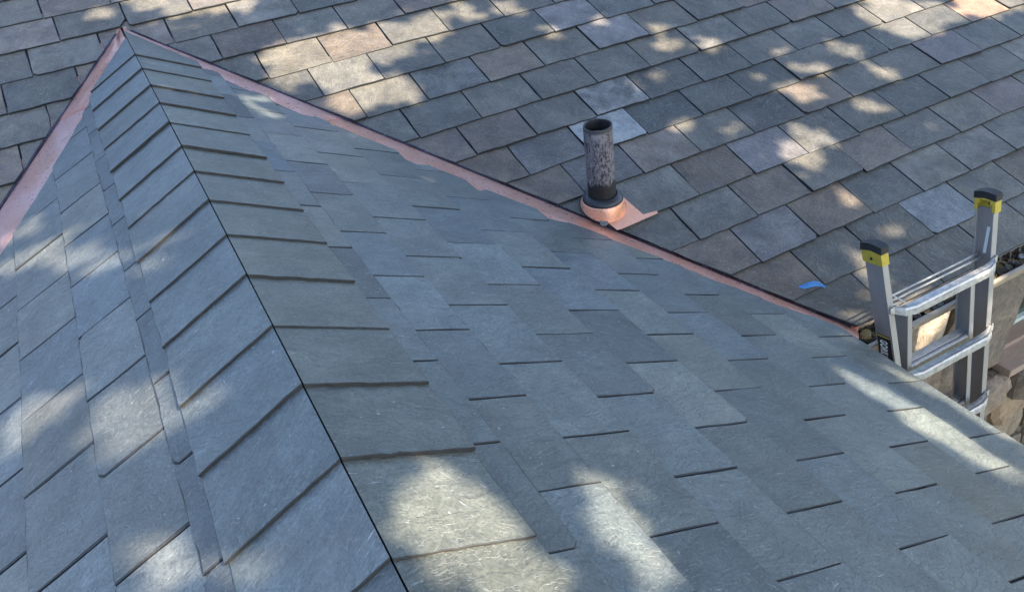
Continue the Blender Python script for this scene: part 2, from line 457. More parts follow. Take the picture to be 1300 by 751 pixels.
# ---- dormer
dormer = thing('dormer_roof', (0, -2.4, -.95), 'newly slated blue-grey dormer roof with a slate ridge running to the copper valleys', 'roof')
spare_d_ = {'R': bmesh.new(), 'L': bmesh.new()}; spare_r = {'R': bmesh.new(), 'L': bmesh.new()}
BLUE = (.118, .137, .158); BLUE2 = (.108, .126, .15)
def field(pl, bounds, joints, base, end):
    """courses across the slope; u grows down the slope; joints are y values"""
    sg = 1 if pl == 'R' else -1
    for k, ((ua, ub), js) in enumerate(zip(bounds, joints)):
        js = sorted(js, reverse=True)
        while js[0] < 0: js.insert(0, js[0] + .2925)
        while js[-1] > end: js.append(js[-1] - .2925)
        full = []
        for a, b in zip(js, js[1:]):
            full.append(a)
            n = round((a - b) / .2925)
            for i in range(1, n): full.append(a + (b - a) * i / n)
        full.append(js[-1])
        e = ub - ua
        for y1, y0 in zip(full, full[1:]):
            g = rnd.uniform(.0010, .0022)
            va, vb = sorted((sg * y0, sg * y1)); va += g; vb -= g
            u1 = ub + rnd.gauss(0, .0007); u0 = ua - .05; sk = rnd.gauss(0, .0008)
            th = .0056 + rnd.uniform(-.0006, .0008)
            if pl == 'L': th += .0018
            if rnd.random() < .12: th += .0012
            poly = jagged((u0, va), (u1 - sk, va), 3, .0008) + jagged((u1 - sk, va), (u1 + sk, vb), 7, .0007) + jagged((u1 + sk, vb), (u0, vb), 3, .0008) + [(u0, vb)]
            if rnd.random() < .3:
                s = rnd.uniform(.005, .018)
                poly = clip(poly, -.7071, .7071, .7071 * (-(u1 - sk) + va + s)) if rnd.random() < .5 else clip(poly, -.7071, -.7071, .7071 * (-(u1 + sk) - vb + s))
            roll = rnd.gauss(0, .0016); vc = (va + vb) / 2
            if pl == 'L' and k == 0: th = .0068; roll = 0.0
            hf = lambda u, v, th=th, ub=ub, e=e, roll=roll, vc=vc: .004 + th * (2 - (ub - u) / e) + roll * (v - vc)
            poly = dormer_clip(pl, poly)
            col = tint(base, .13, .35)
            if pl == 'L' and k == 0: col = [.070, .083, .090, 1]  # shadow of the ridge slates put into the first left course's colour
            elif rnd.random() < .07: col = [c_ * .72 for c_ in col[:3]] + [1]
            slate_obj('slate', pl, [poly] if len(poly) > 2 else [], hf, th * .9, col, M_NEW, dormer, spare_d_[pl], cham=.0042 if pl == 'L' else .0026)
Rb = [0.14, .34, .497, .69, .893, 1.095, 1.298, 1.50, 1.705, 1.91, 2.128]
Rj = [[-1.53, -2.12, -2.417, -2.716, -3.014, -3.32, -3.62], [-1.388, -1.694, -1.987, -2.29, -2.579, -2.871, -3.165, -3.469],
      [-1.243, -1.545, -1.85, -2.155, -2.437, -2.736, -3.026, -3.319, -3.622], [-1.43, -1.72, -2.015, -2.309, -2.6, -2.887, -3.18, -3.478, -3.777],
      [-1.3, -1.59, -1.878, -2.181, -2.465, -2.745, -3.035, -3.325, -3.626], [-1.45, -1.74, -2.029, -2.32, -2.604, -2.885, -3.18, -3.477, -3.777],
      [-1.59, -1.88, -2.175, -2.466, -2.745, -3.033, -3.33, -3.627], [-2.03, -2.317, -2.605, -2.888, -3.181, -3.473, -3.773],
      [-2.15, -2.44, -2.735, -3.024, -3.324, -3.613], [-2.59, -2.89, -3.185, -3.478, -3.77]]
field('R', list(zip(Rb, Rb[1:])), Rj, (.099, .116, .114), -4.9)
Lb = [0.10, .306, .484, .684, .88, 1.09, 1.29, 1.50, 1.70, 1.91, 2.128]
Lj = [[-.984, -1.283, -1.566, -1.846, -2.159, -2.43, -2.728, -3.026, -3.325], [-1.151, -1.459, -1.725, -2.005, -2.295, -2.589, -2.882, -3.185],
      [-1.30, -1.6, -1.88, -2.16, -2.45, -2.738, -3.04], [-1.47, -1.76, -2.04, -2.326, -2.615, -2.896]]
for i in range(4, 10): Lj.append([-1.6 - .14 * (i % 2), -1.9 - .14 * (i % 2)])
field('L', list(zip(Lb, Lb[1:])), Lj, (.104, .116, .116), -4.9)
# ---- ridge slates, mitred along the ridge
caps = [-.13, -.575, -.797, -1.042, -1.274, -1.498, -1.739, -1.959, -2.189, -2.421, -2.649, -2.889, -3.12, -3.351, -3.589, -3.822, -4.054, -4.286, -4.518]
for pl, base in (('R', (.092, .103, .092)), ('L', (.097, .113, .116))):
    sg = 1 if pl == 'R' else -1
    for ya, yb in zip(caps, caps[1:]):
        e = .232
        ylo = yb + (.0 if pl == 'R' else .003) + rnd.gauss(0, .0015); yhi = min(ya + .05, -.03)
        ud = (.262 if pl == 'R' else .252) + rnd.gauss(0, .0008); th = .0085 + rnd.uniform(-.001, .0018)
        sk = rnd.gauss(0, .0015)
        P = [(0, sg * ylo), (ud, sg * (ylo + sk)), (ud + rnd.gauss(0, .002), sg * yhi), (0, sg * yhi)]
        poly = jagged(P[0], P[1], 10, .0009) + jagged(P[1], P[2], 5, .0014) + [P[2], P[3]]
        hf = lambda u, v, th=th, sg=sg, yb=yb, e=e: (.0145 + th * (1.8 - .8 * min(1.25, (v * sg - yb) / e))) - .003 * u / .26
        poly = dormer_clip(pl, poly)
        col = tint(base, .09, .3)
        slate_obj('ridge_slate', pl, [poly] if len(poly) > 2 else [], hf, th * .85, col, M_NEW, dormer, spare_r[pl], mitre=True, cham=.002)
for pl in 'RL':
    if len(spare_d_[pl].verts):
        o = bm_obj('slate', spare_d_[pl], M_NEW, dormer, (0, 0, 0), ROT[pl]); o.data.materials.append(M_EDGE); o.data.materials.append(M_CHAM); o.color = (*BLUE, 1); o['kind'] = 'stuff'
    if len(spare_r[pl].verts):
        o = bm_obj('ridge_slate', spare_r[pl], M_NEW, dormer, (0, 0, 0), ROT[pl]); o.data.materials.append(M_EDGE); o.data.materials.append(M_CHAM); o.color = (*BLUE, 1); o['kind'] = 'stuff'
# deck
bm = bmesh.new()
ue = 2.11
yv = -KV * ue * ct
for sg in (1, -1):
    pl = 'R' if sg > 0 else 'L'
    def q(u, y, h): return P3(pl, u, y * sg, h)
    ring = [(0, 0), (0, -4.9), (ue, -4.9), (ue, yv)]
    a = [bm.verts.new(q(u, y, .001)) for u, y in ring]; b = [bm.verts.new(q(u, y, -.03)) for u, y in ring]
    for s_ in (a, b): bm.faces.new(s_)
    for i in (1, 2): bm.faces.new((a[i], b[i], b[i + 1], a[i + 1]))
bm_obj('roof_deck', bm, M_DECK, dormer)
# copper valleys: sheets lapped along the valley, with a small standing crimp
def valley(side, cuts, hues):
    tab = WR if side > 0 else WL
    pl = 'R' if side > 0 else 'L'
    d = Vector((VD.x * side, VD.y, VD.z))
    nD, nM = FR[pl][2], FR['M'][2]
    inD = nD.cross(d); inD = inD if (inD.x * side) < 0 else -inD     # along the dormer plane, away from the valley
    inM = nM.cross(d); inM = inM if (inM.y) > 0 else -inM
    nn = (nD + nM).normalized()
    for k, (t0, t1) in enumerate(zip(cuts, cuts[1:])):
        bm = bmesh.new(); steps = max(2, int((t1 - t0) / .10)); rows = []
        lift = .0022 * (len(cuts) - k)
        for i in range(steps + 1):
            t = t0 + (t1 + .03 - t0) * i / steps
            o = d * t
            w_ = min(wat(tab, t) + .05, max(.004, t * abs(d.x) / abs(inD.x) - .001)); rm = min(.05, .016 + t * .3)
            wob = lambda s: rnd.gauss(0, s)
            hk = .017 + wob(.0012)
            row = [o + inM * rm + nM * (.0032 + lift), o + inM * .014 + nM * (.0035 + lift), o + nn * (.005 + lift),
                   o + inD * min(.006, w_ * .3) + nD * (.004 + lift), o + inD * w_ * .4 + nD * (.0045 + lift + abs(wob(.0012))), o + inD * w_ * .72 + nD * (.0043 + lift + abs(wob(.001))), o + inD * w_ + nD * (.0035 + lift)]
            rows.append([bm.verts.new(p) for p in row])
        for a, b in zip(rows, rows[1:]):
            for i in range(len(a) - 1): bm.faces.new((a[i], a[i + 1], b[i + 1], b[i]))
        ret = bmesh.ops.solidify(bm, geom=bm.faces[:], thickness=.0009)
        o = bm_obj('valley_flashing', bm, M_COP, dormer, smooth=False)
        o.color = hues[k]
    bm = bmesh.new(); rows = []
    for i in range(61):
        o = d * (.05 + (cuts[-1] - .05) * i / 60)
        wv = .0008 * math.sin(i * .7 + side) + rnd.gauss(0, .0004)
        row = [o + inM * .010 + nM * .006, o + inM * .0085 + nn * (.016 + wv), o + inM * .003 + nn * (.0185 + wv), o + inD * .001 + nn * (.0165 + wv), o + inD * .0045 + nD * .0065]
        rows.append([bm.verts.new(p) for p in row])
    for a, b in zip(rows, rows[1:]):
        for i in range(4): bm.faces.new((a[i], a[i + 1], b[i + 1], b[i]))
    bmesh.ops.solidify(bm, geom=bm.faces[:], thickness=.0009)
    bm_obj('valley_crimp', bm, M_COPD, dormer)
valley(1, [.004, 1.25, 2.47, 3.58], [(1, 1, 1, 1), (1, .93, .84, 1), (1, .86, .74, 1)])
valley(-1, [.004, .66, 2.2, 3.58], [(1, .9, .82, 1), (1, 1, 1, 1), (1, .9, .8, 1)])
# fascia boards under the dormer eaves
bm = bmesh.new()
for sg in (1, -1):
    x = sg * (ue * ct - .03)
    box(bm, (min(x, x - sg * .022), -4.88, -ue * st - .16), (max(x, x - sg * .022), -2.86, -ue * st + .0))
bm_obj('fascia_board', bm, M_WOOD, dormer)
# ---------------------------------------------------------------- walls, gutter, window, ground
GZ = -3.8
from mathutils import noise as mnoise
def stone(bm, x0, x1, z0, z1, dep, T, fine=False):
    """one rough stone in a wall plane; T maps (x, out, z) to the world"""
    cx, cz = (x0 + x1) / 2, (z0 + z1) / 2; hx, hz = (x1 - x0) / 2, (z1 - z0) / 2
    n = 12; out = []
    for i in range(n):
        a = 2 * math.pi * (i + .5 + rnd.uniform(-.2, .2)) / n
        k = 1 / max(abs(math.cos(a)), abs(math.sin(a)))
        k = k * .72 + .30 * (1.16 if k > 1.2 else 1.0)
        k = min(k, 1.0 / max(abs(math.cos(a)), abs(math.sin(a)))) * rnd.uniform(.93, 1.0)
        out.append((cx + hx * math.cos(a) * k, cz + hz * math.sin(a) * k))
    r0 = [bm.verts.new(T(x, -.05, z)) for x, z in out]
    r1 = [bm.verts.new(T(x, dep * .55, z)) for x, z in out]
    r2 = [bm.verts.new(T(cx + (x - cx) * .84, dep * rnd.uniform(.85, 1.1), cz + (z - cz) * .84)) for x, z in out]
    c = bm.verts.new(T(cx + rnd.uniform(-.2, .2) * hx, dep * rnd.uniform(1.0, 1.3), cz + rnd.uniform(-.2, .2) * hz))
    for a, b in ((r0, r1), (r1, r2)):
        for i in range(n): bm.faces.new((a[i], a[(i + 1) % n], b[(i + 1) % n], b[i]))
    for i in range(n): bm.faces.new((r2[i], r2[(i + 1) % n], c))
    if fine:
        bmesh.ops.subdivide_edges(bm, edges=bm.edges[:], cuts=2, use_grid_fill=True)
        sd_ = Vector((rnd.uniform(0, 50), 0, rnd.uniform(0, 50)))
        for v_ in bm.verts:
            p_ = v_.co + sd_
            v_.co += Vector((mnoise.noise(p_ * 9), mnoise.noise(p_ * 9 + Vector((7, 3, 1))), mnoise.noise(p_ * 9 + Vector((1, 9, 4))))) * .011 + Vector((0, 1, 0)) * mnoise.noise(p_ * 4) * .022
WY = -2.755
wall = thing('stone_wall', (3.5, WY + .1, GZ), 'rubble stone wall under the gutter behind the ladder, grey and tan stones', 'wall')
bm = bmesh.new()
box(bm, (1.79, WY, GZ - .3), (3.24, WY + .3, -1.03)); box(bm, (3.241, WY + .001, GZ - .3), (4.35, WY + .299, -1.80))
box(bm, (3.241, WY + .001, -1.16), (4.35, WY + .299, -1.03)); box(bm, (4.351, WY, GZ - .3), (8.6, WY + .3, -1.03))
bm_obj('mortar', bm, M_MORT, wall)
SC_ = [(.30, .22, .14), (.22, .17, .115), (.16, .135, .105), (.33, .22, .12), (.24, .19, .13)]
spare_w = bmesh.new()
specials = [(2.70, 3.235, -1.74, -1.10, (.20, .165, .125)), (2.30, 2.69, -1.36, -1.08, (.40, .33, .25)), (1.97, 2.29, -1.30, -1.08, (.36, .29, .20)),
            (2.36, 2.78, -1.80, -1.375, (.24, .19, .14)), (1.98, 2.35, -1.66, -1.315, (.28, .22, .15))]
rows_ = [-1.07, -1.33, -1.58, -1.83, -2.02, -2.27, -2.49, -2.74, -3.0, -3.22, -3.5, -3.82]
def T1(x, o, z): return Vector((x, WY - o, z))
def put_stone(x0, x1, z0, z1, col, T):
    p = [T(x, .03, z) for x in (x0, x1) for z in (z0, z1)]
    if seen(p, 0):
        b = bmesh.new(); c = T((x0 + x1) / 2, 0, (z0 + z1) / 2)
        stone(b, x0, x1, z0, z1, rnd.uniform(.028, .06), lambda x, o, z: T(x, o, z) - c, True)
        o = bm_obj('stone', b, M_STONE, wall, c); o.color = (*col, 1)
    else: stone(spare_w, x0, x1, z0, z1, rnd.uniform(.025, .05), T)
for x0, x1, z0, z1, col in specials: put_stone(x0, x1, z0, z1, col, T1)
for zt, zb in zip(rows_, rows_[1:]):
    x = 1.80 + rnd.uniform(0, .1)
    while x < 8.5:
        wd = rnd.uniform(.24, .55)
        x0, x1 = x + .006, x + wd - .006; x += wd
        z0, z1 = zb + .006 + rnd.uniform(0, .012), zt - .006 - rnd.uniform(0, .012)
        if x1 > 3.1 and x0 < 4.4 and z1 > -2.05 and z0 < -1.17:
            if z1 > -1.8 and x0 > 3.0: continue
            if z0 > -2.03: continue
        if any(x0 < b - .01 and x1 > a + .01 and z0 < d - .01 and z1 > c + .01 for a, b, c, d, _ in specials):
            continue
        c = rnd.choice(SC_); k = rnd.uniform(.8, 1.15)
        put_stone(x0, x1, z0, z1, tuple(v * k for v in c), T1)
# ledge of heavy stones under the sill
for x0, x1, z0, z1, dp in ((2.80, 3.30, -2.02, -1.80, .10), (3.31, 3.82, -2.02, -1.835, .16), (3.83, 4.42, -2.02, -1.835, .15)):
    b = bmesh.new(); c = T1((x0 + x1) / 2, 0, (z0 + z1) / 2)
    stone(b, x0, x1, z0, z1, dp, lambda x, o, z: T1(x, o, z) - c, True)
    o = bm_obj('stone', b, M_STONE, wall, c); o.color = (.25, .20, .15, 1)
# wing wall under the right dormer eave, and the one on the far side
def T2(x, o, z): return Vector((1.78 + o, x, z))
def T3(x, o, z): return Vector((-1.78 - o, x, z))
for T, y0, y1 in ((T2, -4.86, -2.80), (T3, -4.86, -2.80)):
    for zt, zb in zip([-1.12] + rows_[2:], rows_[2:]):
        x = y0
        while x < y1 - .2:
            wd = min(rnd.uniform(.24, .5), y1 - x)
            stone(spare_w, x + .006, x + wd - .006, zb + .008, zt - .008, rnd.uniform(.025, .05), T); x += wd
ow = bm_obj('stone', spare_w, M_STONE, wall); ow.color = (.26, .235, .2, 1); ow['kind'] = 'stuff'
wing = thing('wing_wall', (0, -4.6, GZ), 'stone walls carrying the dormer roof, hidden under its eaves', 'wall')
bm = bmesh.new()
box(bm, (1.50, -4.86, GZ - .3), (1.78, -2.8, -1.0)); box(bm, (-1.78, -4.86, GZ - .3), (-1.50, -2.8, -1.0))
bm_obj('mortar', bm, M_MORT, wing)

# window
win = thing('window', (3.8, WY + .12, -1.76), 'white framed window with dark green panes at the right edge, above the stone ledge', 'window')
bm = bmesh.new()
box(bm, (3.245, WY + .10, -1.75), (3.30, WY + .16, -1.165), .004); box(bm, (4.29, WY + .10, -1.75), (4.345, WY + .16, -1.165), .004)
box(bm, (3.302, WY + .102, -1.75), (4.288, WY + .158, -1.70), .004); box(bm, (3.302, WY + .102, -1.215), (4.288, WY + .158, -1.165), .004)
M_FR = simple('window_frame_paint', (.52, .58, .50), .5)
bm_obj('frame', bm, M_FR, win)
bm = bmesh.new()
box(bm, (3.76, WY + .105, -1.698), (3.80, WY + .155, -1.217), .003)
bm_obj('mullion', bm, M_FR, win)
t = NT('window_glass'); t.b.inputs['Transmission Weight'].default_value = .0
M_GLASS = t.fin((.02, .035, .025), .04, 0, None, .9)
for a, b in ((3.302, 3.758), (3.802, 4.288)):
    bm = bmesh.new(); box(bm, (a, WY + .125, -1.698), (b, WY + .131, -1.217)); bm_obj('pane', bm, M_GLASS, win)
bm = bmesh.new()
box(bm, (3.20, WY - .10, -1.795), (4.40, WY + .10, -1.752), .006)
sill = bm_obj('sill', bm, simple('sill_boards', (.34, .25, .19), .75, 0, 70, .002, .2, 14, stretch=(1, 6, 6)), win)
bm = bmesh.new(); box(bm, (3.24, WY + .02, -1.751), (4.35, WY + .10, -1.722), .004)
bm_obj('stool', bm, simple('sill_stool', (.30, .21, .155), .7, stretch=(1, 6, 6)), win)

# gutter
gut = thing('rain_gutter', (4, -2.86, -1.07), 'worn metal rain gutter along the main eave, full of dark leaf litter', 'gutter')
bm = bmesh.new()
# outer profile in (y out, z)
pf = [(-2.800, -.955), (-2.800, -1.062), (-2.872, -1.062), (-2.890, -1.04), (-2.898, -1.008), (-2.915, -.985), (-2.917, -.972), (-2.903, -.971), (-2.903, -.977), (-2.909, -.983),
      (-2.892, -1.006), (-2.885, -1.038), (-2.869, -1.057), (-2.804, -1.057), (-2.804, -.955)]
extr(bm, pf, [((x, 0, 0), (0, 1, 0), (0, 0, 1)) for x in (1.945, 3.2, 4.6, 6.2, 8.6)])
bm_obj('trough', bm, M_GUT, gut)
bm = bmesh.new(); extr(bm, pf[1:7] + [(-2.80, -.975)], [((x, 0, 0), (0, 1, 0), (0, 0, 1)) for x in (1.940, 1.944)])
bm_obj('end_cap', bm, M_GUT, gut)
bm = bmesh.new()
box(bm, (1.96, -2.797, -1.16), (8.6, -2.775, -.965))
fb = tag(bm_obj('fascia_board', bm, M_WOOD, main_roof))
bm = bmesh.new()   # silt in the gutter
N = 220; rr = []
for i in range(N + 1):
    x = 1.95 + 6.6 * i / N
    rr.append([bm.verts.new((x, y, z + rnd.gauss(0, .003))) for y, z in ((-2.806, -1.0), (-2.83, -.996), (-2.86, -1.0), (-2.885, -1.008))])
for a, b in zip(rr, rr[1:]):
    for k in range(3): bm.faces.new((a[k], a[k + 1], b[k + 1], b[k]))
o = bm_obj('silt', bm, simple('gutter_silt', (.03, .025, .02), .95, 0, 60, .004, .4), gut); o['kind'] = 'stuff'
def litter(name, n, boxes, size, col, label):
    bm = bmesh.new(); lay = bm.loops.layers.float_color.new('tone')
    for i in range(n):
        (x0, x1, y0, y1, z) = rnd.choice(boxes)
        c = Vector((rnd.uniform(x0, x1), rnd.uniform(y0, y1), z + rnd.uniform(0, .012)))
        M = Matrix.Rotation(rnd.uniform(0, 6.28), 3, 'Z') @ Matrix.Rotation(rnd.gauss(0, .5), 3, 'X')
        s = size * rnd.uniform(.5, 1.3)
        pts = [(-1, 0, 0), (-.3, .45, .12), (.4, .4, .1), (1, 0, 0), (.4, -.4, .1), (-.3, -.45, .12)]
        vv = [bm.verts.new(c + M @ (Vector(p) * s)) for p in pts]
        f1 = bm.faces.new((vv[0], vv[3], vv[2], vv[1])); f2 = bm.faces.new((vv[0], vv[5], vv[4], vv[3]))
        k = rnd.choice(col)
        for f in (f1, f2):
            for l in f.loops: l[lay] = (*k, 1)
    t = NT(name + '_material'); a = t.n('ShaderNodeVertexColor', layer_name='tone')
    mt = t.fin(a.outputs[0], .8)
    o = bpy.data.objects
    ob = bm_obj(name, bm, mt)
    tag(ob, label, 'leaf litter', None, 'stuff')
    return ob
litter('leaf_litter', 900, [(1.97, 2.5, -2.895, -2.81, -.998), (2.5, 3.6, -2.895, -2.81, -.997), (2.55, 3.3, -2.88, -2.81, -.995), (3.4, 6, -2.89, -2.81, -.997)],   .021,
       [(.09, .065, .035), (.13, .095, .05), (.03, .025, .02), (.22, .16, .06), (.05, .045, .04), (.02, .018, .015), (.16, .15, .13)], 'brown leaves and twigs lying in the gutter behind the ladder')
M_CHIP = M_OLD
def chip(x, y, z, s, col, rough_n=7, flat=.35, up=None):
    bm = bmesh.new()
    ring = []
    for i in range(rough_n):
        a = 6.283 * i / rough_n; r = s * rnd.uniform(.7, 1.1); ring.append((r * math.cos(a), r * math.sin(a) * .75))
    a = [bm.verts.new((p[0], p[1], 0)) for p in ring]; b = [bm.verts.new((p[0] * .85, p[1] * .85, s * flat)) for p in ring]
    bm.faces.new(a[::-1]); bm.faces.new(b)
    for i in range(rough_n): bm.faces.new((a[i], a[(i + 1) % rough_n], b[(i + 1) % rough_n], b[i]))
    o = bm_obj('slate_chip', bm, M_CHIP, None, (x, y, z)); o.color = (*col, 1); return o
tag(chip(2.96, -2.85, -.99, .022, (.42, .44, .46)), 'pale slate chip lying in the gutter right of the ladder', 'slate chip')
tag(chip(2.90, -2.84, -.992, .012, (.32, .33, .34)), 'small grey slate crumb beside the paler chip in the gutter', 'slate chip')
o = chip(2.50, -2.855, -.995, .030, (.42, .33, .15), 9, .6); o.name = 'leaf_clump'; tag(o, 'yellow-brown clump of debris in the gutter between the ladder rails', 'debris')
o = chip(2.05, -2.85, -.99, .035, (.28, .20, .08), 9, .5); o.name = 'leaf_clump'; tag(o, 'ochre clump of debris at the left end of the gutter', 'debris')
tag(chip(*P3('M', 1.425, -2.118, .0285), .026, (.15, .155, .165), 8, .12), 'small grey slate flake on the copper apron of the vent pipe', 'slate chip').rotation_euler = ROT['M'].to_euler()

# ---------------------------------------------------------------- vent pipe
PB = Vector((1.477, -1.935, -.653))
pipe = thing('vent_pipe', PB, 'upright peeling black and grey vent pipe standing on the main roof in a copper collar', 'vent pipe')
lean = Matrix.Rotation(R_(-2.0), 4, 'Y')
t = NT('peeling_paint'); tc = t.n('ShaderNodeTexCoord'); sx = t.n('ShaderNodeSeparateXYZ'); t.l(tc.outputs['Object'], sx.inputs[0])
v = t.vmul(tc.outputs['Object'], (1, 1, .35))
flk = t.noise(v, 150, 5, .78, .3); big = t.noise(tc.outputs['Object'], 26, 4, .6); jag = t.noise(t.vmul(tc.outputs['Object'], (1, 1, .2)), 60, 3, .7)
paint = t.mix(t.ramp(big, .35, .65), (.15, .13, .137), (.23, .205, .21))
dens = t.ramp(sx.outputs[2], .12, .36, .50, .435)
msk = t.ramp(t.math('SUBTRACT', flk, t.math('MULTIPLY', t.math('SUBTRACT', big, .5), .25)), .505, .54, 0, 1)
col = t.mix(msk, paint, (.03, .027, .03))
low = t.ramp(t.math('ADD', sx.outputs[2], t.math('MULTIPLY', t.math('SUBTRACT', jag, .5), .11)), .145, .152, 1, 0)
col = t.mix(low, col, t.mix(t.ramp(flk, .6, .66), (.012, .011, .011), (.09, .06, .04)))
rim = t.ramp(sx.outputs[2], .370, .380, 0, 1); col = t.mix(rim, col, (.05, .046, .046))
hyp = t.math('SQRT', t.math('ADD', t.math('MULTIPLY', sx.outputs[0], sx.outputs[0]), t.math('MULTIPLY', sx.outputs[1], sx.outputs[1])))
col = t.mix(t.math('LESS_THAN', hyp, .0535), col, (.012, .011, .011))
M_PIPE = t.fin(col, t.ramp(msk, 0, 1, .6, .35), 0, t.bump(t.math('ADD', t.math('MULTIPLY', msk, -1), low), .6, .001, t.bump(flk, .4, .001)))
bm = bmesh.new()
prof = [(.0578, 0), (.0578, .1), (.0572, .2), (.0575, .30), (.0578, .385), (.0570, .390), (.0520, .390), (.0505, .384), (.0505, .0)]
seg = 48; rings = []
for r, z in prof:
    rings.append([bm.verts.new(((r + rnd.gauss(0, .0003)) * math.cos(6.28318 * i / seg), (r + rnd.gauss(0, .0003)) * math.sin(6.28318 * i / seg), z + (rnd.gauss(0, .0009) if z > .38 else 0))) for i in range(seg)])
for a, b in zip(rings, rings[1:]):
    for i in range(seg): bm.faces.new((a[i], a[(i + 1) % seg], b[(i + 1) % seg], b[i]))
o = bm_obj('tube', bm, M_PIPE, pipe, PB, smooth=True); o.matrix_local = lean @ Matrix.Identity(4)
bm = bmesh.new(); lathe(bm, [(.0585, .086), (.066, .084), (.083, .070), (.0845, .060), (.083, .052), (.060, .055)], 48, close=True)
bm_obj('rubber_collar', bm, M_LEAD, pipe, PB, smooth=True)
# copper cone: bottom follows the roof slope
bm = bmesh.new(); seg = 56; rr = []
for k, (r, hz) in enumerate(((.080, .056), (.0835, .060), (.0865, .055), (.0925, .030), (.0955, None))):
    ring = []
    for i in range(seg):
        a = 6.28318 * i / seg; x, y = r * math.cos(a), r * math.sin(a)
        zr = y * math.tan(PH) + .026
        if hz is None: z = zr - .001
        else: z = max(hz, zr + .002) if k > 2 else hz
        if hz is not None and k == 3: z = zr + (.055 - zr) * .22 if .055 > zr else zr
        ring.append(bm.verts.new((x, y, z)))
    rr.append(ring)
for a, b in zip(rr, rr[1:]):
    for i in range(seg): bm.faces.new((a[i], a[(i + 1) % seg], b[(i + 1) % seg], b[i]))
bm_obj('copper_cone', bm, M_COPC, pipe, PB, smooth=True)
# apron sheet on the slates, bottom edge turned out past the course line
bm = bmesh.new()
ap = [(1.452, -2.020), (1.432, -2.085), (1.452, -2.176), (1.47, -2.180), (1.660, -2.172), (1.662, -2.158), (1.600, -2.150), (1.585, -2.06), (1.575, -1.99), (1.50, -1.97)]
def aph(v): return .0275 if v < -2.15 else .0265
a = [bm.verts.new(P3('M', u, v_, aph(v_)) - PB) for u, v_ in ap]; b = [bm.verts.new(P3('M', u, v_, aph(v_) - .0012) - PB) for u, v_ in ap]
bm.faces.new(a); bm.faces.new(b[::-1])
for i in range(len(a)): j = (i + 1) % len(a); bm.faces.new((a[i], b[i], b[j], a[j]))
bm_obj('apron', bm, M_COPC, pipe, PB)
bm = bmesh.new()   # the rim where the cone meets the apron
lathe(bm, [(.094, -.001), (.099, -.001), (.1, .002), (.095, .003)], 48, Matrix.Rotation(PH, 4, 'X'), close=True)
bm_obj('solder_rim', bm, M_LEAD, pipe, PB + Vector((0, 0, .0255)), smooth=True)

# ---------------------------------------------------------------- blue scrap
bm = bmesh.new(); rr = []
pts = [(-.052, .004), (-.035, -.006), (-.012, -.010), (.012, -.012), (.036, -.017), (.052, -.028)]
for i, (x, y) in enumerate(pts):
    s = (i + .35) / 6; wd = .009 + .016 * math.sin(math.pi * min(1, s))
    k = .010 * math.sin(math.pi * i / 5)
    rr.append([bm.verts.new((x, y, k)), bm.verts.new((x + .002, y + wd * .5, k + .006)), bm.verts.new((x + .003, y + wd, k + .003))])
for a, b in zip(rr, rr[1:]):
    for k in (0, 1): bm.faces.new((a[k], a[k + 1], b[k + 1], b[k]))
bmesh.ops.solidify(bm, geom=bm.faces[:], thickness=.0015)
o = bm_obj('plastic_scrap', bm, M_BLUE, None, Vector((1.985, -2.610, -.880)) + FR['M'][2] * .017, Matrix((FR['M'][0], FR['M'][1], FR['M'][2])).transposed() @ Matrix.Rotation(-.12, 3, 'Z'))
tag(o, 'curled bright blue scrap of plastic lying on the slates left of the ladder', 'scrap')

# ---------------------------------------------------------------- ladder
TL = .2
zl = Vector((0, TL, 1)).normalized(); yl = Vector((0, 1, -TL)).normalized(); xl = Vector((1, 0, 0))
LR = Matrix((xl, yl, zl)).transposed()
foot = Vector((2.25, -3.0 - TL * (3.8 - .97), GZ))
lad = thing('ladder', foot, 'aluminium extension ladder with yellow and black end caps leaning on the gutter', 'ladder')
lad.rotation_euler = LR.to_euler()
def lz(z): return (z - GZ) / zl.z          # world height on the front plane -> along the ladder
def lbm(name, bm, mat, parent=lad, smooth=False):
    me = bpy.data.meshes.new(name); bmesh.ops.recalc_face_normals(bm, faces=bm.faces[:]); bm.to_mesh(me); bm.free()
    o = bpy.data.objects.new(name, me); C.objects.link(o); me.materials.append(mat); o.parent = parent
    if smooth:
        for p in me.polygons: p.use_smooth = True
    return o
X0 = 2.25
def rail(name, zt, xt, zb, xb, opening, depth, fl, y0=0.0, mat=M_RAIL):
    """C channel; opening = +1 flanges towards +x"""
    t_ = .0035; s = opening
    pf = [(0, 0), (s * fl, 0), (s * fl, t_ * 1.4), (s * t_, t_), (s * t_, depth - t_), (s * fl, depth - t_ * 1.4), (s * fl, depth), (0, depth)]
    bm = bmesh.new()
    extr(bm, pf, [((xt - X0, y0, lz(zt)), (1, 0, 0), (0, 1, 0)), ((xb - X0, y0, lz(zb)), (1, 0, 0), (0, 1, 0))])
    bmesh.ops.bevel(bm, geom=[e for e in bm.edges if abs((e.verts[0].co - e.verts[1].co).z) > .2], offset=.0009, segments=1, affect='EDGES')
    return lbm(name, bm, mat)
xL = lambda z: 1.953 - (z + .566) * .178     # web of the left outer rail
xR = lambda z: 2.545 - (z + .57) * .028       # web outer side of the right outer rail
rL = rail('outer_rail', -.583, xL(-.583), -1.62, xL(-1.62), 1, .072, .028)
rR = rail('outer_rail', -.583, xR(-.583) + .012, -3.2, xR(-1.8) + .012, -1, .072, .028)
rail('inner_rail', -.822, 2.105, -3.75, 2.19, 1, .062, .024, .012)
rail('inner_rail', -.85, 2.47, -3.75, 2.56, -1, .062, .024, .012)
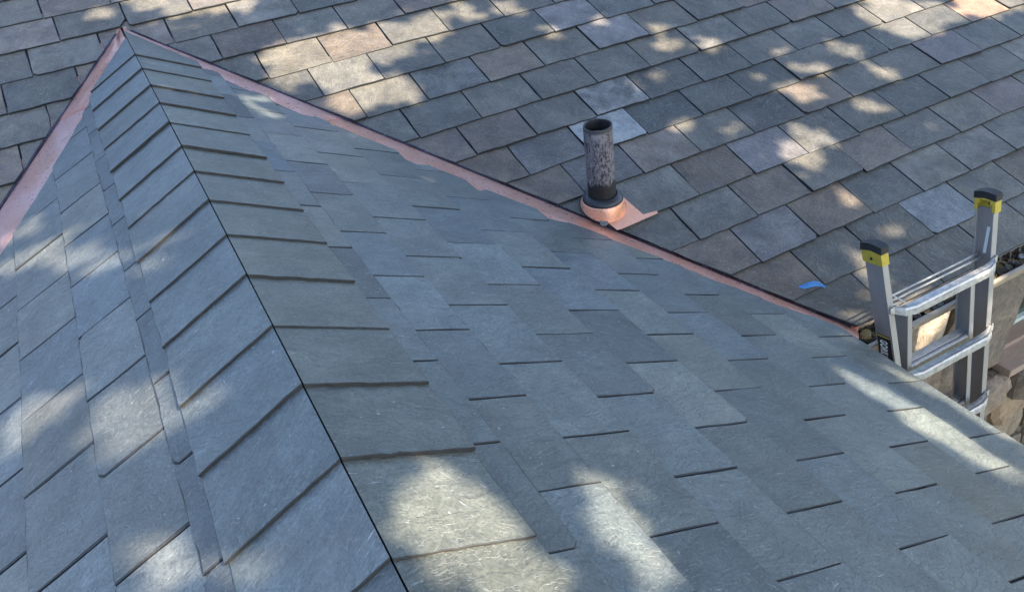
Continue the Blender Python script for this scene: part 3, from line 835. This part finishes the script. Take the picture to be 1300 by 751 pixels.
# lower part of the left outer rail runs on behind the eave
# rungs of the outer section: bowed forward, ends bent back on to the flanges
def outer_rung(z):
    xl_, xr_ = xL(z) + .002 - X0, xR(z) + .010 - X0
    path = [(xl_, -.002, .010), (xl_ + .018, -.003, .006), (xl_ + .045, -.018, -.002), (xl_ + .085, -.027, -.004), (xr_ - .085, -.027, -.004), (xr_ - .045, -.018, -.001), (xr_ - .018, -.003, .006), (xr_, -.002, .010)]
    bm = bmesh.new(); fr = []
    hh = [.011, .013, .0155, .0165, .0165, .0155, .013, .011]; dd = [.003, .004, .012, .016, .016, .012, .004, .003]
    rings = []
    for (x, y, dz), h, d in zip(path, hh, dd):
        zc = lz(z) + dz
        pr = [(-d, -h), (-d, h * .15), (-d * .8, h * .3), (-d, h * .5), (-d * .85, h), (-d * .2, h * .88), (d * .2, h), (d, h), (d, -h)]
        rings.append([bm.verts.new((x, y + a - .002, zc + b)) for a, b in pr])
    n = 9
    for r0, r1 in zip(rings, rings[1:]):
        for i in range(n): bm.faces.new((r0[i], r0[(i + 1) % n], r1[(i + 1) % n], r1[i]))
    bm.faces.new(rings[0][::-1]); bm.faces.new(rings[-1])
    o = lbm('rung', bm, M_ALU)
    for xx in (xl_ + .009, xr_ - .009):
        for dz in (-.004, .022):
            b = bmesh.new(); lathe(b, [(0.0001, .004), (.0035, .0032), (.0048, 0), (.0001, 0)], 12, Matrix.Translation((xx, -.006, lz(z) + dz)) @ Matrix.Rotation(R_(90), 4, 'X'))
            r_ = lbm('rivet', b, M_STEEL, o, True)
    return o
for z in (-.785, -1.078, -1.385): outer_rung(z)
# rungs of the inner section: ribbed treads between the inner rails
def inner_rung(z):
    xa, xb = 2.105 + (-.822 - z) * .03 + .002 - X0, 2.47 + (-.85 - z) * .03 - .002 - X0
    bm = bmesh.new(); zc = lz(z)
    pf = [(.014, -.022), (.070, -.022), (.070, .010), (.066, .012), (.064, .010), (.058, .010), (.056, .012), (.054, .010), (.048, .010), (.046, .012), (.044, .010), (.038, .010), (.034, .002), (.030, .008), (.024, .011), (.018, .008), (.014, .0)]
    extr(bm, pf, [((xa, 0, zc), (0, 1, 0), (0, 0, 1)), ((xb, 0, zc), (0, 1, 0), (0, 0, 1))])
    return lbm('tread', bm, M_ALU)
for z in (-1.078, -1.39, -1.70, -2.01, -2.32, -2.63, -2.94, -3.25): inner_rung(z)
# thin back brace and its strut
for dy, dz in ((.058, .012), (.040, .004)):
    bm = bmesh.new(); box(bm, (xL(-.76) + .01 - X0, dy, lz(-.785) + dz), (xR(-.76) + .004 - X0, dy + .005, lz(-.785) + dz + .006), .001); lbm('brace_bar', bm, M_ALU)
bm = bmesh.new()
a, b_ = Vector((xL(-.72) + .012 - X0, .03, lz(-.70))), Vector((xL(-.72) + .085 - X0, -.012, lz(-.768)))
d_ = (b_ - a).normalized(); s1 = d_.cross(Vector((0, 0, 1))).normalized(); s2 = s1.cross(d_)
extr(bm, [(-.007, -.0015), (.007, -.0015), (.007, .0015), (-.007, .0015)], [(a, s1, s2), (b_, s1, s2)]); lbm('strut', bm, M_ALU)
# white strap down the inside of the right rail
bm = bmesh.new(); xs = xR(-.7) + .0085 - X0
for s_ in (0,):
    P = [(xs + .001, .018, lz(-.590)), (xs, .024, lz(-.605)), (xs - .001, .030, lz(-.64)), (xs - .002, .036, lz(-.70)), (xs - .003, .042, lz(-.765))]
    extr(bm, [(-.006, -.001), (.006, -.001), (.006, .001), (-.006, .001)], [(p, (0, 1, 0), (1, 0, 0)) for p in P])
lbm('strap', bm, M_WHT)
# top caps: yellow channel shells with black rubber tops
def end_cap(xw, opening):
    s = opening; zt = lz(-.535); zb = lz(-.590); d0, d1 = -.005, .077; xo = xw - X0 - s * .0045 + (.0005 if s > 0 else .0)
    sh = (0.18 if s > 0 else .028)
    bm = bmesh.new(); t_ = .004; fl = .034
    pf = [(0, d0), (s * fl, d0), (s * fl, d0 + t_), (s * t_, d0 + t_), (s * t_, d1 - t_), (s * fl, d1 - t_), (s * fl, d1), (0, d1)]
    extr(bm, pf, [((xo + (zt - zb) * sh, 0, zb), (1, 0, 0), (0, 1, 0)), ((xo, 0, zt), (1, 0, 0), (0, 1, 0))])
    # arched head closing the shell towards the opening
    bx0, bx1 = sorted((xo + s * .005, xo + s * fl))
    box(bm, (bx0, d0 + t_, zt - .010), (bx1, d1 - t_, zt), .0)
    lx0, lx1 = sorted((xo + s * (fl - .004), xo + s * fl))
    for ya, yb in ((d0 + t_, d0 + t_ + .008), (d1 - t_ - .008, d1 - t_)):
        box(bm, (lx0, ya, zb + .004), (lx1, yb, zt - .0101), .0)
        box(bm, (lx0 + .0003, ya - (.0 if ya < .03 else .009), zt - .024), (lx1 - .0003, yb + (.009 if ya < .03 else .0), zt - .0103), .0)
    o = lbm('end_cap', bm, M_YEL)
    bm = bmesh.new()
    # rubber pad: a domed block over the shell
    x0, x1 = sorted((xo - s * .003, xo + s * (fl + .003)))
    n = 9; A, B = [], []
    prof_ = []
    for i in range(n):
        u = i / (n - 1); y = d0 - .003 + (d1 - d0 + .006) * u
        prof_.append((y, zt + .012 + .013 * math.sin(math.pi * (.12 + .76 * u))))
    bot = [(d1 + .003, zt - .010), (d1 - .01, zt - .006), ((d0 + d1) / 2, zt + .002), (d0 + .01, zt - .005), (d0 - .003, zt - .008)]
    extr(bm, prof_ + bot, [((x0, 0, 0), (0, 1, 0), (0, 0, 1)), ((x1, 0, 0), (0, 1, 0), (0, 0, 1))])
    bmesh.ops.bevel(bm, geom=[e for e in bm.edges if abs(e.verts[0].co.x - e.verts[1].co.x) < 1e-6], offset=.0025, segments=2, affect='EDGES')
    lbm('rubber_pad', bm, M_BLK, o)
    for (yy, zz) in ((.036, zb + .022),):
        b = bmesh.new(); xx = xo + (-.0005 if s > 0 else -.005) + (zt - zz) * sh * .5
        lathe(b, [(0.0001, .003), (.004, .0025), (.0055, 0), (.0001, 0)], 12, Matrix.Translation((xx - .0, yy, zz)) @ Matrix.Rotation(R_(-90), 4, 'Y')); lbm('bolt', b, M_BLK, o, True)
    return o
end_cap(xL(-.53), 1)
end_cap(xR(-.53) + .012, -1)
# sticker on the outside of the left rail
sz1, sz0 = lz(-.895), lz(-1.27)
def xweb(z_l): return 1.0
bm = bmesh.new()
def stick(bm, z0, z1, y0, y1, lift):
    vs = []
    for z_, y_ in ((z0, y0), (z0, y1), (z1, y1), (z1, y0)):
        zw = GZ + z_ * zl.z
        vs.append(bm.verts.new((xL(zw) - X0 - lift, y_, z_)))
    ws = [bm.verts.new(v_.co + Vector((.0006, 0, 0))) for v_ in vs]
    bm.faces.new(vs); bm.faces.new(ws[::-1])
    for i in range(4): j = (i + 1) % 4; bm.faces.new((vs[i], ws[i], ws[j], vs[j]))
stick(bm, sz0, sz1, .008, .066, .0010); st1 = lbm('sticker', bm, M_BLACKP)
bm = bmesh.new(); stick(bm, sz1 - .009, sz1 - .004, .008, .066, .0016); lbm('yellow_stripe', bm, M_YEL, st1)
tx = bpy.data.curves.new('lettering', 'FONT'); tx.body = 'GORILLA'; tx.size = .042; tx.offset = .0012; tx.space_character = 1.12; tx.extrude = .0003
to = bpy.data.objects.new('lettering', tx); C.objects.link(to)
bpy.context.view_layer.update()
me = bpy.data.meshes.new_from_object(to.evaluated_get(bpy.context.evaluated_depsgraph_get())); bpy.data.objects.remove(to)
me.materials.clear(); me.materials.append(M_WHT)
lo = bpy.data.objects.new('lettering', me); C.objects.link(lo); lo.parent = st1
# text x runs down the rail, text up points to the back (+y)... seen from -x
ez = -zl.z
dx = .178 * zl.z
ax = Vector((dx, 0, -1)).normalized()
lo.matrix_local = Matrix((( ax.x, 0, -1, xL(-.925) - X0 - .0018), (ax.y, -1, 0, .053), (ax.z, 0, 0, lz(-.918)), (0, 0, 0, 1))) @ Matrix.Diagonal((.50, 1, 1, 1))
# ---------------------------------------------------------------- ground and the tree that dapples the roof
t = NT('lawn'); tc = t.n('ShaderNodeTexCoord'); v = tc.outputs['Object']
c = t.mix(t.ramp(t.noise(v, .8, 6, .6), .35, .65), (.045, .07, .025), (.09, .085, .05)); c = t.hsv(c, t.ramp(t.noise(v, 30, 4, .7), .3, .7, .6, 1.4))
bm = bmesh.new(); vv = [bm.verts.new((x, y, GZ)) for x, y in ((-600, -600), (600, -600), (600, 600), (-600, 600))]; bm.faces.new(vv)
tag(bm_obj('ground', bm, t.fin(c, .9, 0, t.bump(t.noise(v, 40, 4, .7), .8, .03))), kind='structure')

import numpy as np
rng = np.random.default_rng(5)
PATCH = np.array([(0.75, -0.58, -0.2, 0.196), (0.83, -0.77, -0.26, 0.157), (1.05, -0.59, -0.2, 0.155), (0.59, -0.5, -0.17, 0.098), (1.36, -0.56, -0.19, 0.122), (1.22, -0.55, -0.18, 0.112), (0.99, -0.93, -0.31, 0.104), (0.77, -0.92, -0.31, 0.093), (0.88, -0.51, -0.17, 0.137), (0.62, -0.62, -0.21, 0.105), (1.59, -0.51, -0.17, 0.068), (0.3, 0.07, 0.02, 0.112), (0.55, -0.02, -0.01, 0.085), (0.15, 0.16, 0.05, 0.084), (-0.06, 0.14, 0.05, 0.055), (1.8, -0.55, -0.19, 0.068), (3.76, -1.32, -0.45, 0.104), (3.69, -1.52, -0.51, 0.131), (3.94, -1.5, -0.51, 0.144), (4.26, -1.56, -0.52, 0.136), (4.43, -1.58, -0.53, 0.106), (3.61, -1.35, -0.46, 0.082), (3.8, -1.51, -0.51, 0.081), (3.25, -1.54, -0.52, 0.063), (2.97, -1.6, -0.54, 0.061), (2.6, -1.22, -0.41, 0.053), (3.3, -1.77, -0.6, 0.052), (2.77, -1.7, -0.57, 0.064), (3.02, -1.92, -0.65, 0.059), (2.6, -1.98, -0.67, 0.065), (2.46, -2.01, -0.68, 0.068), (2.47, -2.08, -0.7, 0.054), (2.27, -2.59, -0.88, 0.045), (2.47, -2.54, -0.86, 0.027), (2.4, -1.15, -0.39, 0.043), (2.43, -1.02, -0.34, 0.044), (2.19, -1.32, -0.45, 0.041), (2.09, -1.66, -0.56, 0.039), (2.31, -1.77, -0.6, 0.03), (3.23, -1.49, -0.5, 0.039), (2.67, -1.52, -0.51, 0.032), (2.48, -2.32, -0.78, 0.032), (2.89, -1.42, -0.48, 0.033), (2.2, -0.84, -0.28, 0.039), (1.91, -0.83, -0.28, 0.033), (-0.51, -1.62, -0.24, 0.068), (-0.63, -1.54, -0.3, 0.064), (-0.39, -1.88, -0.18, 0.049), (-0.29, -2.04, -0.14, 0.037), (-0.22, -2.23, -0.1, 0.02), (-0.17, -2.23, -0.08, 0.013), (-0.61, -1.31, -0.29, 0.04), (-0.56, -2.45, -0.27, 0.04), (-0.38, -2.72, -0.18, 0.047), (-0.65, -2.47, -0.31, 0.028), (-0.3, -2.73, -0.14, 0.033), (-0.36, -2.83, -0.17, 0.035), (-0.36, -3.17, -0.17, 0.033), (-0.28, -3.3, -0.13, 0.02), (-0.24, -2.85, -0.12, 0.016), (-0.23, -3.35, -0.11, 0.019), (0.36, -0.92, -0.17, 0.034), (0.4, -1.12, -0.19, 0.042), (0.17, -3.49, -0.08, 0.056), (0.14, -3.44, -0.06, 0.039), (0.18, -3.59, -0.09, 0.048), (0.05, -3.52, -0.02, 0.041), (0.23, -3.65, -0.11, 0.029), (0.08, -3.61, -0.04, 0.05), (0.14, -3.37, -0.07, 0.018), (0.16, -3.65, -0.08, 0.032), (0.43, -3.55, -0.2, 0.036), (0.42, -3.5, -0.2, 0.025), (0.42, -3.62, -0.2, 0.032), (0.41, -3.68, -0.2, 0.025), (0.43, -3.46, -0.2, 0.019), (1.62, -3.22, -0.78, 0.046), (1.63, -3.28, -0.78, 0.049), (1.65, -3.35, -0.79, 0.051), (1.66, -3.45, -0.79, 0.055), (1.67, -3.55, -0.8, 0.054), (1.69, -3.61, -0.8, 0.047), (1.71, -3.64, -0.82, 0.042), (1.92, -3.24, -0.92, 0.026), (1.9, -3.35, -0.9, 0.025), (1.91, -3.44, -0.91, 0.025), (1.94, -3.51, -0.93, 0.028), (1.6, -3.17, -0.76, 0.025), (1.66, -3.4, -0.79, 0.035), (1.68, -3.5, -0.8, 0.035), (1.89, -3.15, -0.9, 0.024), (2.6, -2.78, -1.18, 0.06), (2.72, -2.78, -1.14, 0.034), (2.52, -2.78, -1.28, 0.041), (2.97, -2.78, -1.68, 0.03), (2.71, -2.95, -0.92, 0.037), (2.29, -2.95, -0.75, 0.04), (2.13, -2.95, -0.77, 0.023), (2.47, -2.95, -1.18, 0.038), (1.9, -2.95, -0.87, 0.028), (2.42, -2.95, -0.77, 0.029)])
S = np.array(SUN)
tree = thing('shade_tree', (8.6, -9.6, GZ), 'leafy tree overhanging the roof behind the camera, casting the dappled shade', 'tree')
N = 66000
q = np.stack([rng.uniform(-1.4, 6.6, N), rng.uniform(-4.9, 1.3, N), np.full(N, -.4)], 1)
D = rng.uniform(4.8, 7.6, N) + np.maximum(0, -.4 - q[:, 1]) * 0
P = q + S[None, :] * D[:, None]
half = .5 * rng.uniform(.08, .15, N)
keep = np.ones(N, bool)
for x, y, z, r in PATCH:
    d = P - np.array([x, y, z]); a = d @ S; pr = d - a[:, None] * S[None, :]
    dist = np.sqrt((pr ** 2).sum(1))
    keep &= dist > r * .75 + half * .5 + (r * .35 + .035) * rng.power(.8, N) * 1.6 * (rng.random(N) < .75)
keep &= P[:, 2] > 1.95
P = P[keep]; half = half[keep]; n = len(P)
# leaf orientation: roughly face up towards the light, loosely tilted
nv = np.array([.15, -.25, 1.0]) + rng.normal(0, .38, (n, 3)); nv /= np.linalg.norm(nv, axis=1)[:, None]
a = np.cross(nv, rng.normal(0, 1, (n, 3))); a /= np.linalg.norm(a, axis=1)[:, None]; b = np.cross(nv, a)
L = half[:, None] * 1.15; W_ = half[:, None] * .72
fold = nv * (half[:, None] * .22)
V = np.stack([P - a * L, P - b * W_ + fold, P + a * L, P + b * W_ + fold], 1).reshape(-1, 3)
base = np.array(tree.location)
V = V - base
idx = np.arange(n)[:, None] * 4
F = np.concatenate([idx + np.array([[0, 1, 2]]), idx + np.array([[0, 2, 3]])], 0)
me = bpy.data.meshes.new('crown'); me.from_pydata(V.tolist(), [], F.tolist()); me.update()
t = NT('leaves'); oi = t.n('ShaderNodeTexCoord')
nn_ = t.noise(oi.outputs['Object'], 3, 3, .6)
c = t.mix(t.ramp(nn_, .35, .65), (.045, .085, .02), (.075, .11, .03))
ml = t.fin(c, .5)
o = bpy.data.objects.new('crown', me); C.objects.link(o); me.materials.append(ml); o.parent = tree; o['kind'] = 'stuff'
M_BARK = simple('bark', (.10, .08, .06), .9, 0, 25, .02, .35, 8, stretch=(1, 1, .3))
def limb(pts, r0, r1, name, bm):
    fr = []; n = len(pts)
    for i, p in enumerate(pts):
        d = (Vector(pts[min(i + 1, n - 1)]) - Vector(pts[max(i - 1, 0)])).normalized()
        s1 = d.cross(Vector((.3, .2, 1) if abs(d.z) < .9 else (1, 0, 0))).normalized(); s2 = s1.cross(d)
        r = r0 + (r1 - r0) * i / (n - 1)
        fr.append([bm.verts.new(Vector(p) + (s1 * math.cos(k * .7854) + s2 * math.sin(k * .7854)) * r * rnd.uniform(.92, 1.08)) for k in range(8)])
    for x, y in zip(fr, fr[1:]):
        for k in range(8): bm.faces.new((x[k], x[(k + 1) % 8], y[(k + 1) % 8], y[k]))
    bm.faces.new(fr[-1])
bm = bmesh.new(); limb([(0, 0, -.2), (.05, 0, 1.5), (-.1, .1, 3.2), (-.2, .1, 5.2), (-.5, .3, 9.4)], .30, .16, 't', bm)
bm_obj('trunk', bm, M_BARK, tree, tree.location, smooth=True)
for end, r in (((-6.5, 1.6, 9.7), .12), ((-5.2, 3.6, 9.8), .12), ((-3.0, 5.0, 9.9), .11), ((-.4, 5.4, 10.0), .11), ((-6.3, 3.0, 10.0), .08), ((1.3, 3.6, 9.8), .1)):
    bm = bmesh.new(); s0 = Vector((-.2, .1, 6.0 + r * 12)); e = Vector(end); pts = []
    for i in range(9):
        u = i / 8; p = s0.lerp(e, u); p.z += math.sin(u * 3.14) * .9; pts.append(p + Vector((rnd.gauss(0, .06), rnd.gauss(0, .06), 0)))
    limb(pts, r, .02, 'l', bm); bm_obj('limb', bm, M_BARK, tree, tree.location, smooth=True)
